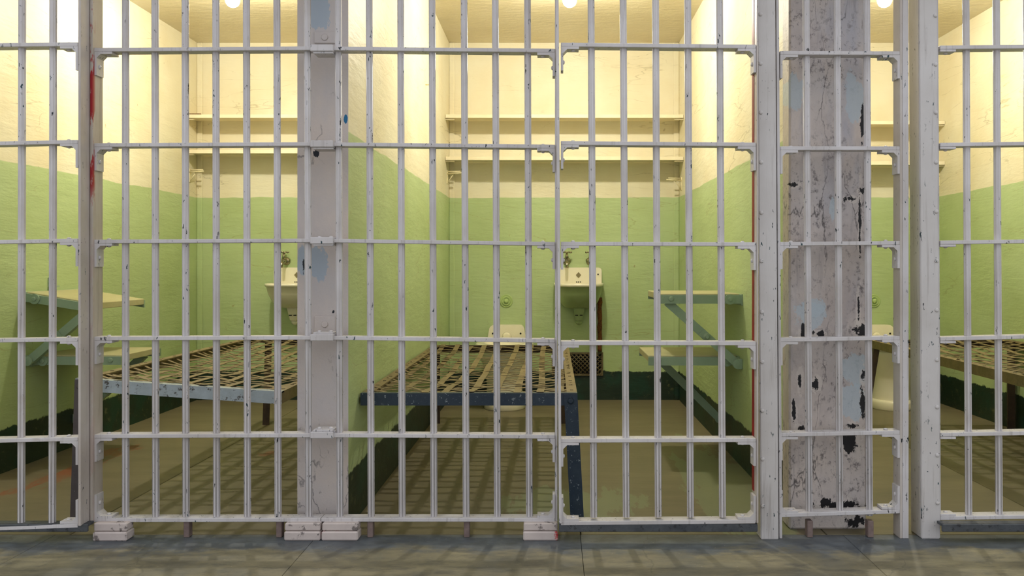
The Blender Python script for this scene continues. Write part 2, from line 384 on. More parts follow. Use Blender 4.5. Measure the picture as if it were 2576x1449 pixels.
BR = {(s, m, u): bracket_mesh(s, m, u) for s in (1, -1) for m in ('bar', 'door', 'jamb') for u in (0, 1)}
def riv(parent, mat, at, d):                     # rivet head facing direction d
    rot = {'-y': (0, 0, 0), '+x': (0, 0, math.pi/2), '-x': (0, 0, -math.pi/2), '-z': (math.pi/2, 0, 0), '+z': (-math.pi/2, 0, 0)}[d]
    put('rivet', RIV[mat], parent, at, rot)
def panel(root, bars, rows, xl, xr, Zc, mat, brl=True, brr=True, xstl=None, xstr=None, zbot=1300):
    """bars: (x at y=0, x at y=1300); rows: (y left, y right) of the front face centre; xl/xr: pixels where the crossbars end"""
    zb = wz(zbot, Zc); Zf = Zc-.0225; bme = bar_mesh(zb, ZTOP, mat); yc = wy(Zc)
    zt0 = wz(0, Zc)
    for xt, xb in bars:
        X0, X1 = wx(xb, Zc), wx(xt, Zc)
        a = math.atan2(X1-X0, zt0-wz(1300, Zc))
        put('bar', bme, root, (X0, yc, zb), (0, a, 0))
    XA, XB = wx(xl, Zf), wx(xr, Zf)
    for i, (ya, yb) in enumerate(list(rows)):
        za, zb_ = wz(ya, Zf), wz(yb, Zf); t = .006
        bm = B()
        hexa(bm, [(XA, yc-.0225, za-t), (XB, yc-.0225, zb_-t), (XB, yc+.0225, zb_-t), (XA, yc+.0225, za-t)],
             [(XA, yc-.0225, za+t), (XB, yc-.0225, zb_+t), (XB, yc+.0225, zb_+t), (XA, yc+.0225, za+t)])
        bmesh.ops.bevel(bm, geom=bm.edges[:], offset=.0012, segments=1, affect='EDGES')
        obj('crossbar', bm, mat, root)
        last = i == len(rows)-1
        for on, s, X, z in ((brl, 1, XA, za), (brr, -1, XB, zb_)):
            if not on: continue
            sg = 1 if last else -1
            at = (X, yc, z+sg*t)
            b = put('bracket', BR[(s, mat, int(last))], root, at)
            riv(b, mat, (X+s*.038, yc-.003, z+sg*(t+.0075)), '+z' if last else '-z')
            riv(b, mat, (X+s*.0075, yc-.003, z+sg*(t+.045)), '+x' if s > 0 else '-x')
            if not last: riv(b, mat, (X+s*.038, yc-.003, z+t), '+z')
def stile(root, X0, X1, Za, Zb, z0, mat, lean=0, name='stile'):
    bm = B(); k = lean*(ZTOP-z0)/(wz(0, Za)-wz(1300, Za))
    hexa(bm, [(X0, wy(Za), z0), (X1, wy(Za), z0), (X1, wy(Zb), z0), (X0, wy(Zb), z0)],
         [(X0+k, wy(Za), ZTOP), (X1+k, wy(Za), ZTOP), (X1+k, wy(Zb), ZTOP), (X0+k, wy(Zb), ZTOP)])
    bmesh.ops.bevel(bm, geom=bm.edges[:], offset=.001, segments=1, affect='EDGES')
    return obj(name, bm, mat, root)
ZF, ZD = ZG, 2.716                            # bar planes of fixed grilles and of the sliding doors

# --- fixed grille of the left cell
g = thing('cell_grille', 'fixed grille of white bars in front of the pale blue bed', 'grille', (wx(520, ZF), 0, 0))
panel(g, [(316, 316), (390, 392), (466, 468), (543, 545), (620, 622.5), (696.5, 699.5), (773, 777)],
      [(125, 121), (365, 362), (607.5, 605), (852, 850), (1098, 1095.5), (1309, 1308)], 236.5, 806, ZF, 'bar', True, False)
stile(g, -1.4590, -1.4505, 2.735, 2.797, 0.05, 'redjamb')
def stub(root, x, Z=ZF, w=.009): obj('foot', box(B(), wx(x, Z)-w, wx(x, Z)+w, wy(Z)-.014, wy(Z)+.014, 0, wz(1308, Z-.02)-.005, .002), 'stub', root)
for x in (473, 705): stub(g, x)
def block(root, xa, xb, ztop=1312, mat='foot', Z=2.72, chamf=0):
    s = Z-.02
    b = obj('base_block', box(B(), wx(xa+1, Z), wx(xb-1, Z), wy(Z)+.005, wy(Z)+.05, .03, wz(1313, Z+.02), .003), 'foot', root)
    obj('base_pad', box(B(), wx(xa, Z), wx(xb, Z), wy(Z), wy(Z)+.055, 0, .029, .004), mat, b)
block(g, 232, 318, Z=2.715)
block(g, 714, 805)
def splices(root, rows):
    for i, y in enumerate(rows):
        Z = ZF-.032; x0, x1 = wx(780, Z), wx(838, Z); z = wz(y, Z); yy = wy(Z)
        p = obj('splice_plate', box(B(), x0, x1, yy, yy+.056, z-.0105, z+.0105, .002), 'bar', root)
        obj('backing_plate', box(B(), x0+.008, x1-.002, yy+.006, yy+.066, z+(.0105 if i > 2 else -.0165), z+(.0165 if i > 2 else -.0105), .001), 'bar', p)
        for x in (x0+.022, x1-.014): riv(p, 'bar', (x, yy+.03, z+(.0165 if i > 2 else .0105)), '+z')
splices(g, [120, 361.5, 605, 849.5, 1095])
# --- fixed grille of the middle cell
g = thing('cell_grille', 'fixed grille of white bars in front of the dark blue bed', 'grille', (wx(1110, ZF), 0, 0))
panel(g, [(851, 855.5), (929, 934), (1008, 1012), (1087, 1092), (1167.5, 1173), (1246, 1251.5), (1327, 1332)],
      [(121.5, 127), (362.5, 368.5), (605, 613.5), (850, 858), (1095.5, 1099), (1308, 1308)], 807.5, 1396, ZF, 'bar', False, True)
stile(g, wx(1396, 2.745), wx(1396, 2.745)+.008, 2.75, 2.80, .03, 'bar')
for x in (933, 1175): stub(g, x)
block(g, 808, 900, mat='footred')
block(g, 1316, 1404, mat='footred')
# --- sliding doors
def door_rail(root, xa, xb):
    X0, X1 = wx(xa, 2.70), wx(xb, 2.70)
    r = obj('bottom_rail', box(B(), X0, X1, wy(2.694), wy(2.704), .036, .060, .002), 'rail', root)
    obj('rail_flange', box(B(), X0, X1, wy(2.704), wy(2.733), .052, .060), 'rail', r)
d = thing('sliding_cell_door', 'sliding door of white bars opening onto the sink and the level fold-down table', 'door', (wx(1650, ZD), wy(ZD), 0))
panel(d, [(1487, 1494), (1567.5, 1575.5), (1649, 1656), (1730, 1737), (1810, 1817.5)],
      [(112, 117), (359.5, 363.5), (613, 614.4), (863.5, 864), (1109, 1107.6), (1317, 1312.5)], 1411, 1902, ZD, 'door')
stile(d, wx(1406, 2.69), wx(1413, 2.69), 2.685, 2.735, wz(1316, 2.69), 'door', wx(-7.5+CX, 2.69))
st = stile(d, wx(1903.5, 2.69), wx(1908, 2.69), 2.69, 2.75, wz(1316, 2.69), 'jamb')
obj('red_edge', box(B(), wx(1903.5, 2.69)-.0015, wx(1903.5, 2.69), wy(2.722), wy(2.748), wz(1240, 2.7), ZTOP), 'red', st)
door_rail(d, 1406, 1905)
d = thing('sliding_cell_door', 'sliding door of white bars opening onto the drooping fold-down table', 'door', (wx(-50, ZD), wy(ZD), 0))
rows = [(113, 111), (360.6, 356.6), (608.4, 605), (857, 854), (1109, 1104.6), (1330, 1322.7)]
rows2 = [(a+(a-b)*295/197, b) for a, b in rows]
panel(d, [(134-78*k, 131.5-78*k) for k in range(6)], rows2, -295, 196, ZD, 'door', zbot=1322)
stile(d, -1.4690, -1.4612, 2.685, 2.755, wz(1322, 2.69), 'jamb')
stile(d, wx(-303, 2.69), wx(-296, 2.69), 2.685, 2.755, wz(1340, 2.69), 'door')
door_rail(d, -300, 222)
d = thing('sliding_cell_door', 'sliding door of white bars opening onto the olive railed bed', 'door', (wx(2610, ZF), 0, 0))
rows = [(119, 117), (364, 361), (610, 607), (853, 847.5), (1094, 1090), (1304, 1301)]
rows2 = [(a, a+(b-a)*490/214) for a, b in rows]
panel(d, [(2429.5+76.5*k, 2436.5+76.5*k) for k in range(6)], rows2, 2365.5, 2860, ZF, 'door', False, True)
for q, (ya, yb) in enumerate(rows2):       # flat lugs, the rest of each bracket is behind the post
    Xa = wx(2365.5, ZF-.0225); sg = 1 if q == 5 else -1; z = wz(ya, ZF-.0225)+sg*.0098
    lug = obj('bracket', box(B(), Xa, Xa+.05, -.022, .02, z-.0037, z+.0037, .001), 'door', d)
    riv(lug, 'door', (Xa+.026, 0, z+sg*.0037), '+z' if q == 5 else '-z')
stile(d, 1.2210, 1.2250, 2.75, 2.80, wz(1304, 2.69), 'door', -.0088)
stile(d, wx(2860, 2.7455), wx(2867, 2.7455), 2.74, 2.80, wz(1300, 2.69), 'door')
door_rail(d, 2369, 2868)
# --- narrow grille in front of the peeling pier
g = thing('narrow_grille', 'narrow fixed grille of three white bars in front of the peeling pier', 'grille', (wx(2110, ZF), 0, 0))
panel(g, [(2027.5, 2035.5), (2105.5, 2112.5), (2180, 2187)],
      [(132.5, 133.5), (373, 373), (613.5, 611), (855.5, 850.5), (1094.5, 1088), (1297, 1287)], 1963, 2264, ZF, 'bar', zbot=1296)
stile(g, wx(1961, 2.745), wx(1968, 2.745), 2.745, 2.80, 0, 'bar', wx(-8+CX, 2.74))
s2 = stile(g, wx(2264, 2.745), wx(2264, 2.745)+.008, 2.745, 2.80, 0, 'jamb')
stile(g, wx(2264, 2.745)+.0085, wx(2286, 2.745), 2.745, 2.753, 0, 'bar', name='stile_flange')
for x in (2035, 2187): stub(g, x)
# --- posts between door and narrow grille
def post(label, xlt, xlb, xrt, xrb, rivx, rivs, Zf, Zb, z0, side):
    X = lambda x: wx(x, Zf)
    p = thing('door_post', label, 'post', ((X(xlb)+X(xrb))/2, wy(Zf), 0))
    k = (ZTOP-z0)/(wz(0, Zf)-wz(1300, Zf)); th = .006
    def lean(bm, xa, xb, ya, yb):
        la, lb = X(xa[0])+(X(xa[1])-X(xa[0]))*k, X(xb[0])+(X(xb[1])-X(xb[0]))*k
        hexa(bm, [(X(xa[0]), ya, z0), (X(xb[0]), ya, z0), (X(xb[0]), yb, z0), (X(xa[0]), yb, z0)],
             [(la, ya, ZTOP), (lb, ya, ZTOP), (lb, yb, ZTOP), (la, yb, ZTOP)])
        bmesh.ops.bevel(bm, geom=bm.edges[:], offset=.0025, segments=2, affect='EDGES'); return bm
    px_ = .008*F/Zf
    obj('front_plate', lean(B(), (xlb, xlt), (xrb, xrt), wy(Zf), wy(Zf)+th), 'post', p)
    a, b = (xlb+.5, xlt+.5), (xlb+px_, xlt+px_)
    obj('side_plate', lean(B(), a, b, wy(Zf)+th, wy(Zb)), 'post', p)
    a, b = (xrb-px_, xrt-px_), (xrb-.5, xrt-.5)
    obj('side_plate', lean(B(), a, b, wy(Zf)+th, wy(Zb)), 'post', p)
    for y in rivs:
        t = y/1300
        riv(p, 'post', (X(rivx[0]+(rivx[1]-rivx[0])*t), wy(Zf), wz(y, Zf)), '-y')
    return p
R1 = [36, 160, 283, 408, 535, 657, 785, 910, 1033, 1155, 1273]
post('tall white riveted steel post at the closing edge of the middle sliding door', 1906, 1914, 1951, 1959, (1912.5, 1919), R1, 2.735, 2.80, 0, -1)
post('white riveted post between the narrow grille and the olive railed bed', 2312.5, 2318, 2359, 2366, (2353, 2359), [39, 162, 283, 408, 532, 656, 780, 905, 1024, 1145, 1265], 2.742, 2.825, 0, 1)

# ---------------------------------------------------------------- beds
def ibeam_angle(bm, p0, p1, hgt, wid, th, inward):      # angle iron from p0 to p1 (top outer edge), flange inward
    p0, p1, n = Vector(p0), Vector(p1), Vector(inward)
    for a, b, c in ((Vector((0, 0, 0)), n*th, Vector((0, 0, -hgt))), (n*th, n*wid, Vector((0, 0, -th)))):
        lo = [p0+a+c, p0+b+c, p1+b+c, p1+a+c]; hi = [p0+a, p0+b, p1+b, p1+a]
        hexa(bm, lo, hi)
    return bm
def bed(label, X0, X1, Z0, Z1, zl, zr, mfront, mleg, legs, seed, side_mat='strap', bands=25):
    rnd = random.Random(seed)
    zf = lambda X: zl+(zr-zl)*(X-X0)/(X1-X0)
    Y0, Y1 = wy(Z0), wy(Z1)
    r = thing('prison_bed', label, 'bed', ((X0+X1)/2, (Y0+Y1)/2, 0), 'steel beds')
    def P(X, Y, dz=0): return (X, Y, zf(X)+dz)
    obj('front_rail', ibeam_angle(B(), P(X0, Y0), P(X1, Y0), .042, .032, .005, (0, 1, 0)), mfront, r)
    obj('back_rail', ibeam_angle(B(), P(X0, Y1), P(X1, Y1), .042, .032, .005, (0, -1, 0)), 'beddark', r)
    for X, n in ((X0, 1), (X1, -1)):
        s = obj('side_rail', ibeam_angle(B(), P(X, Y0+.006, -.0005), P(X, Y1-.006, -.0005), .040, .036, .005, (n, 0, 0)), side_mat, r)
        for k in range(14):
            y = Y0+.08+k*(Y1-Y0-.16)/13
            obj('slot', box(B(), X+n*.012, X+n*.024, y-.0022, y+.0022, zf(X)-.0008, zf(X)+.0005), 'black', s)
    for i, (xb, xt, Zl, wd) in enumerate(legs):
        Y = wy(Zl); zt = zf(max(min(xt, X1), X0))-.004; th = .006; s = 1 if xt < (X0+X1)/2 else -1
        bm = B()
        for (a0, a1, b0, b1) in ((0, wd, 0, th), (0, th, th, wd)):
            q = [(a0*s, b0), (a1*s, b0), (a1*s, b1), (a0*s, b1)]
            hexa(bm, [(xb+u, Y+v, 0) for u, v in q], [(xt+u, Y+v, zt) for u, v in q])
        l = obj('leg', bm, mleg if Zl < (Z0+Z1)/2 else 'beddark', r)
        if Zl < (Z0+Z1)/2: obj('pivot_bolt', lathe(B(), [(.011, 0), (.011, -.004), (.006, -.007)], (xt+s*wd/2, Y, zt-.022), 'y', 12), mleg, l)
    n = 9
    for k in range(n):
        X = X0+.055+(X1-X0-.11)*k/(n-1)+rnd.uniform(-.006, .006); ph = rnd.uniform(0, 6)
        pts = []
        for i in range(15):
            t = i/14; Y = Y0+.012+(Y1-Y0-.024)*t
            pts.append((X+.006*math.sin(t*5+ph), Y, zf(X)-.001-.028*math.sin(math.pi*t)**.8+.004*math.sin(t*23+ph)))
        obj('long_strap', ribbon(B(), pts, (.026, 0, 0), .0016), 'strap', r)
    for k in range(bands):
        Yb = Y0+.055+(Y1-Y0-.11)*k/(bands-1)+rnd.uniform(-.016, .016); ph = rnd.uniform(0, 6); am = rnd.uniform(.003, .012); sk = rnd.uniform(-.03, .03)
        t2 = (Yb-Y0)/(Y1-Y0); pts = []
        for i in range(19):
            u = i/18; X = X0+.014+(X1-X0-.028)*u; w = 1 if (i+k) % 4 < 2 else -1
            pts.append((X, Yb+am*math.sin(u*9+ph)+sk*(u-.5), zf(X)-.002-.03*(math.sin(math.pi*t2)**.8)*math.sin(math.pi*u)**.5+.003*w+.002*math.sin(u*13+ph*2)))
        obj('cross_band', ribbon(B(), pts, (0, .017, 0), .0018), 'strap', r)
    return r
bed('bare steel bed with a dark blue chipped front rail and a blue leg', -.664, .081, 2.985, 4.80, .4235, .4235, 'bedblue', 'bedblue',
    [(.103, .081, 2.98, .046), (-.66, -.66, 4.74, .04), (.077, .077, 4.74, .04)], 3)
bed('bare steel bed with a pale blue chipped front rail, tilted to one side', -1.612, -.918, 2.93, 4.76, .482, .4365, 'bedpale', 'bedleg',
    [(-1.628, -1.612, 2.925, .036), (-1.575, -1.56, 4.70, .036), (-.925, -.925, 4.70, .036)], 11)
bed('bare steel bed with olive side rails along the outer wall', 1.667, 2.412, 2.985, 4.60, .47, .47, 'strap', 'beddark',
    [(2.405, 2.405, 2.995, .04), (1.60, 1.675, 4.53, .03), (2.405, 2.405, 4.53, .04)], 29)

# ---------------------------------------------------------------- fixtures of each cell; m=+1 as in the middle cell, m=-1 mirrored
def cx_(i, m, u): return XC[i]+m*u            # u measured from the cell centre as seen in the middle cell
def shelf(i, y, label, dz=0, depth=.203):
    z = wz(y, ZB-depth)
    s = thing('wall_shelf', label, 'shelf', (XC[i], YB, z-.022))
    obj('board', box(B(), XL[i]+.002, XR[i]-.002, YB-depth, YB-.012, z-.010, z, .002), 'shelf', s)
    obj('front_lip', box(B(), XL[i]+.002, XR[i]-.002, YB-depth-.003, YB-depth, z-.022, z, .001), 'shelf', s)
    for x0, x1 in ((XL[i]+.0, XL[i]+.055), (XR[i]-.055, XR[i])):
        obj('support', box(B(), x0, x1, YB-depth+.01, YB-depth+.035, z-.030, z-.0225, .001), 'shelf', s)
names = ('over the pale blue bed', 'over the sink and the dark blue bed', 'over the olive railed bed')
ys = ((288, 377), (288, 394), (304, 406))
for i in range(3):
    shelf(i, ys[i][0], 'upper of two cream wall shelves ' + names[i])
    shelf(i, ys[i][1], 'lower of two cream wall shelves ' + names[i])
def hook(i, m, label, y=432):
    s = m; X = XL[i] if m > 0 else XR[i]; Y = YB-.12; z = wz(y, wy(0)*0+ZB-.12)
    h = thing('coat_hook', label, 'hook', (X, Y, z-.07), 'coat hooks on the cell walls')
    obj('plate', box(B(), min(X, X+s*.006), max(X, X+s*.006), Y-.012, Y+.012, z-.075, z+.008, .001), 'hook', h)
    obj('prong', tube(B(), [(X+s*.004, Y, z), (X+s*.085, Y, z+.002)], .0045, 8), 'hook', h)
    obj('prong', tube(B(), [(X+s*.004, Y-.01, z-.014), (X+s*.10, Y-.03, z-.010)], .0045, 8), 'hook', h)
    obj('brace', tube(B(), [(X+s*.004, Y-.004, z-.07), (X+s*.045, Y-.008, z-.012)], .0035, 8), 'hook', h)
hook(0, 1, 'cream coat hook under the shelf on the wall with the drooping table', 428)
hook(1, 1, 'cream coat hook under the shelf on the wall beside the dark blue bed', 432)
hook(1, -1, 'cream coat hook under the shelf on the wall with the level fold-down table', 449)
hook(2, -1, 'cream coat hook under the shelf on the wall beside the olive railed bed', 438)

def lamp(i, x, label):
    Z = 4.25; X, Y, z = wx(x, Z), wy(Z), 2.158
    l = thing('ceiling_lamp', label, 'lamp', (X, Y, CE), 'bare ceiling lamps')
    obj('ceiling_plate', lathe(B(), [(.055, 0), (.055, -.012), (.04, -.02)], (X, Y, CE), 'z', 20), 'porc', l)
    obj('socket', lathe(B(), [(.024, -.02), (.026, -.075), (.020, -.104)], (X, Y, CE), 'z', 16), 'porc', l)
    r = .034; obj('globe', lathe(B(), [(.016, .031)]+[(r*math.sin(a), r*math.cos(a)) for a in [math.pi*k/12 for k in range(2, 12)]]+[(.004, -r)], (X, Y, z), 'z', 20), 'glow', l)
lamp(0, 585, 'glowing ceiling lamp above the pale blue bed')
lamp(1, 1433, 'glowing ceiling lamp above the dark blue bed')
lamp(2, 2225, 'glowing ceiling lamp above the olive railed bed')

# --- sinks
def sink(i, m, label, outer='porc'):
    Xc = cx_(i, m, (1455-CX)*ZB/F-XC[1]); zr = wz(716, 5.30); w = .148
    s = thing('wall_sink', label, 'sink', (Xc, YB, zr-.15), 'wall sinks')
    zt = wz(673, 5.56); pts = []
    for a in range(0, 7): t = math.pi/2*a/6; pts.append((Xc+w-.022+.022*math.sin(t)*1, YB-.026, zt-.022+.022*math.cos(t)))
    right = pts; left = [(2*Xc-p[0], p[1], p[2]) for p in pts[::-1]]
    poly = left+right+[(Xc+w, YB-.026, zr-.03), (Xc-w, YB-.026, zr-.03)]
    bs = obj('splashback', prism(B(), poly, (0, .026, 0)), 'porc', s)
    k = .0165; Z5 = YB-.028; zc = (zt+zr)/2+.004
    obj('emblem', prism(B(), [(Xc, Z5-.002, zc+k*1.15), (Xc+k, Z5-.002, zc), (Xc, Z5-.002, zc-k*1.15), (Xc-k, Z5-.002, zc)], (0, .005, 0)), 'emblem', bs)
    for sx in (-1, 1): obj('bolt_hole', lathe(B(), [(.005, 0), (.005, -.0015)], (Xc+sx*.125, YB-.026, zr+.06), 'y', 10), 'black', bs)
    for sx in (-.012, 0, .012): obj('overflow_slot', box(B(), Xc+sx-.004, Xc+sx+.004, YB-.0272, YB-.0262, zr+.008, zr+.014), 'black', bs)
    # bowl: D-shaped loft with outer shell, rim and inner basin
    def dring(hw, dep, z, n=18):
        r = []
        for k in range(n+1):
            t = math.pi*k/n; c, q = math.cos(t), math.sin(t)
            r.append((Xc+hw*math.copysign(abs(c)**.55, c), YB-.004-dep*(q**.6), z))
        return r
    bm = B(); prof = [(.060, .085, -.155), (.092, .150, -.146), (.122, .225, -.115), (.142, .275, -.060), (.150, .292, -.014), (.157, .30, -.012), (.158, .302, .004), (.150, .295, .006), (.138, .275, -.010), (.12, .235, -.075), (.08, .16, -.115), (.03, .08, -.12)]
    R = [[bm.verts.new(p) for p in dring(a, d, zr+h)] for a, d, h in prof]
    for j_, (a, b) in enumerate(zip(R, R[1:])):
        for k in range(len(a)):
            f = bm.faces.new((a[k], a[(k+1) % len(a)], b[(k+1) % len(a)], b[k])); f.smooth = True
            f.material_index = 1 if j_ < 4 else 0
    f = bm.faces.new(R[0]); f.material_index = 1; bm.faces.new(R[-1])
    bw = obj('bowl', bm, ['porc', outer], s)
    bm = B(); yk = YB-.10                       # cast drain horn under the bowl
    hexa(bm, [(Xc-.022, yk, zr-.235), (Xc+.022, yk, zr-.235), (Xc+.022, YB-.02, zr-.235), (Xc-.022, YB-.02, zr-.235)],
         [(Xc-.036, yk-.03, zr-.145), (Xc+.036, yk-.03, zr-.145), (Xc+.036, YB-.01, zr-.145), (Xc-.036, YB-.01, zr-.145)])
    bmesh.ops.bevel(bm, geom=bm.edges[:], offset=.006, segments=2, affect='EDGES')
    hn = obj('drain_horn', bm, outer, bw)
    for sx in (-1, 1): obj('slot', box(B(), Xc+sx*.014-.009, Xc+sx*.014+.009, yk-.0175, yk-.0140, zr-.199, zr-.193), 'black', hn)
    obj('drain_tip', lathe(B(), [(.022, 0), (.021, -.012), (.014, -.022), (.004, -.026)], (Xc, yk+.03, zr-.235), 'z', 16), outer, hn)
    # two wall taps with cross handles
    for sx in (-1, 1):
        X = Xc+sx*.075; zt_ = wz(657, ZB)
        tp = thing('wall_tap', 'tarnished tap on the %s end of the sink beside the %s bed' % (('left', 'right')[(sx > 0)], ('pale blue', 'dark blue')[i]), 'tap', (X, YB, zt_), 'wall taps over the sinks')
        obj('flange', lathe(B(), [(.026, 0), (.026, -.004), (.018, -.010), (.012, -.012)], (X, YB, zt_), 'y', 18), 'chrome', tp)
        obj('body', tube(B(), [(X, YB-.01, zt_), (X, YB-.05, zt_), (X, YB-.075, zt_-.002)], [.012, .015, .012], 12), 'chrome', tp)
        obj('spout', tube(B(), [(X, YB-.06, zt_), (X, YB-.085, zt_-.006), (X, YB-.098, zt_-.024), (X, YB-.10, zt_-.042)], [.011, .0105, .010, .009], 12), 'chrome', tp)
        obj('stem', tube(B(), [(X, YB-.052, zt_+.008), (X, YB-.052, zt_+.034), (X, YB-.052, zt_+.052)], [.013, .010, .006], 12), 'chrome', tp)
        h = obj('handle', tube(B(), [(X-.025, YB-.052, zt_+.056), (X+.025, YB-.052, zt_+.056)], .0045, 8), 'chrome', tp)
        obj('handle_arm', tube(B(), [(X, YB-.077, zt_+.056), (X, YB-.027, zt_+.056)], .0045, 8), 'chrome', h)
        for dx, dy in ((-.027, 0), (.027, 0), (0, -.027), (0, .027)):
            bmk = B(); bmesh.ops.create_uvsphere(bmk, u_segments=10, v_segments=6, radius=.0072)
            bmesh.ops.translate(bmk, vec=(X+dx, YB-.052+dy, zt_+.056), verts=bmk.verts[:])
            for f in bmk.faces: f.smooth = True
            obj('knob', bmk, 'chrome', h)
sink(0, -1, 'cream porcelain wall sink beside the pale blue bed')
sink(1, 1, 'cream porcelain wall sink with a diamond emblem above the rusty vent', 'sinkgreen')
# rusty pipe below the sink
Xp = wx(1509, ZB-.03); pts = []
for k in range(12):
    t = k/11; pts.append((Xp+.0015*math.sin(k*1.7)+.012*t**2*0, YB-.020, wz(748, ZB)+(wz(884, ZB)-wz(748, ZB))*t))
tag(obj('waste_pipe', tube(B(), pts, [.0145+.002*math.sin(k*2.3) for k in range(12)], 12), 'rust'), 'rust-eaten brown pipe running from the sink down to the vent', 'pipe')
# vent grate
x0, x1, z0, z1 = wx(1388, ZB), wx(1517, ZB), wz(945, ZB), wz(886, ZB)
v = thing('vent_grate', 'rusty diamond mesh vent low on the wall beneath the sink', 'vent', ((x0+x1)/2, YB, z0))
obj('backing', box(B(), x0, x1, YB-.003, YB, z0, z1), 'black', v)
fr = B()
for a in ((x0, x1, z1-.012, z1), (x0, x1, z0, z0+.012), (x0, x0+.012, z0+.012, z1-.012), (x1-.012, x1, z0+.012, z1-.012)): box(fr, a[0], a[1], YB-.014, YB-.003, a[2], a[3], .001)
obj('frame', fr, 'grate', v)
hgt = z1-z0-.02; st = .027
for sgn in (1, -1):
    k = -12
    while k < 24:
        xa = x0+.01+k*st; pa = []                  # diagonal rod, clipped to the frame
        for (X, z) in ((xa, z0+.01), (xa+sgn*hgt, z0+.01+hgt)): pa.append([X, z])
        (xa_, za_), (xb_, zb_) = pa; L, Rr = x0+.01, x1-.01
        t0, t1 = 0, 1; dx = xb_-xa_
        for lim, s_ in ((L, 1), (Rr, -1)):
            ta = (lim-xa_)/dx
            if (dx > 0) == (s_ > 0): t0 = max(t0, ta)
            else: t1 = min(t1, ta)
        if t1-t0 > .08:
            A = (xa_+dx*t0, YB-(.008 if sgn > 0 else .011), za_+(zb_-za_)*t0); Bp = (xa_+dx*t1, A[1], za_+(zb_-za_)*t1)
            obj('mesh_rod', tube(B(), [A, Bp], .0036, 6), 'grate', v)
        k += 1
# --- toilets and flush buttons
def toilet(i, m, label):
    X = cx_(i, m, (1276-CX)*ZB/F-XC[1]); zr = .392
    t = thing('toilet', label, 'toilet', (X, YB-.3, 0), 'toilets')
    w, zt = .113, wz(817, ZB-.05); pts = []
    for a in range(7): q = math.pi/2*a/6; pts.append((X+w-.035+.035*math.sin(q), YB-.06, zt-.035+.035*math.cos(q)))
    poly = [(2*X-p[0], p[1], p[2]) for p in pts[::-1]]+pts+[(X+w+.02, YB-.06, zr-.05), (X-w-.02, YB-.06, zr-.05)]
    bp = obj('back_plate', prism(B(), poly, (0, .059, 0)), 'porc', t)
    for sx in (-1, 1): obj('bolt_hole', lathe(B(), [(.006, 0), (.006, -.0015)], (X+sx*.088, YB-.06, zt-.055), 'y', 10), 'black', bp)
    obj('spud', lathe(B(), [(.03, 0), (.028, -.012), (.018, -.02)], (X, YB-.06, zt-.075), 'y', 16), 'porc', bp)
    yc = YB-.30
    bm = B(); lathe(bm, [(.118, .03), (.112, .05), (.108, .12), (.112, .20), (.135, .27), (.160, .33), (.168, .36)], (X, yc, 0), 'z', 28, 1, 1.18)
    bo = obj('pedestal', bm, 'porc', t)
    obj('foot_ring', lathe(B(), [(.125, 0), (.127, .004), (.127, .04), (.121, .055), (.112, .058)], (X, yc, 0), 'z', 28, 1, 1.18), 'porc', bo)
    obj('rim', lathe(B(), [(.165, .355), (.176, .365), (.178, .385), (.170, .394), (.125, .394), (.115, .385), (.10, .33), (.05, .28)], (X, yc, 0), 'z', 28, 1, 1.30), 'porc', bo)
    xb, yb = X, wz(757, ZB)
    b = thing('flush_button', 'round ringed green flush button over the toilet beside the %s' % ('dark blue bed' if i == 1 else 'olive railed bed'), 'button', (xb-m*.006, YB, yb), 'flush buttons')
    obj('outer_ring', lathe(B(), [(.042, 0), (.042, -.005), (.038, -.008), (.033, -.004)], (xb-m*.006, YB, yb), 'y', 24), 'greenp', b)
    obj('inner_ring', lathe(B(), [(.029, -.003), (.028, -.012), (.024, -.014), (.020, -.007)], (xb-m*.006, YB, yb), 'y', 24), 'greenp', b)
    obj('push_cap', lathe(B(), [(.015, -.005), (.014, -.018), (.009, -.022), (.003, -.023)], (xb-m*.006, YB, yb), 'y', 20), 'greenp', b)
toilet(1, 1, 'cream porcelain pedestal toilet at the far end of the dark blue bed')
toilet(2, -1, 'cream porcelain pedestal toilet at the far end of the olive railed bed')

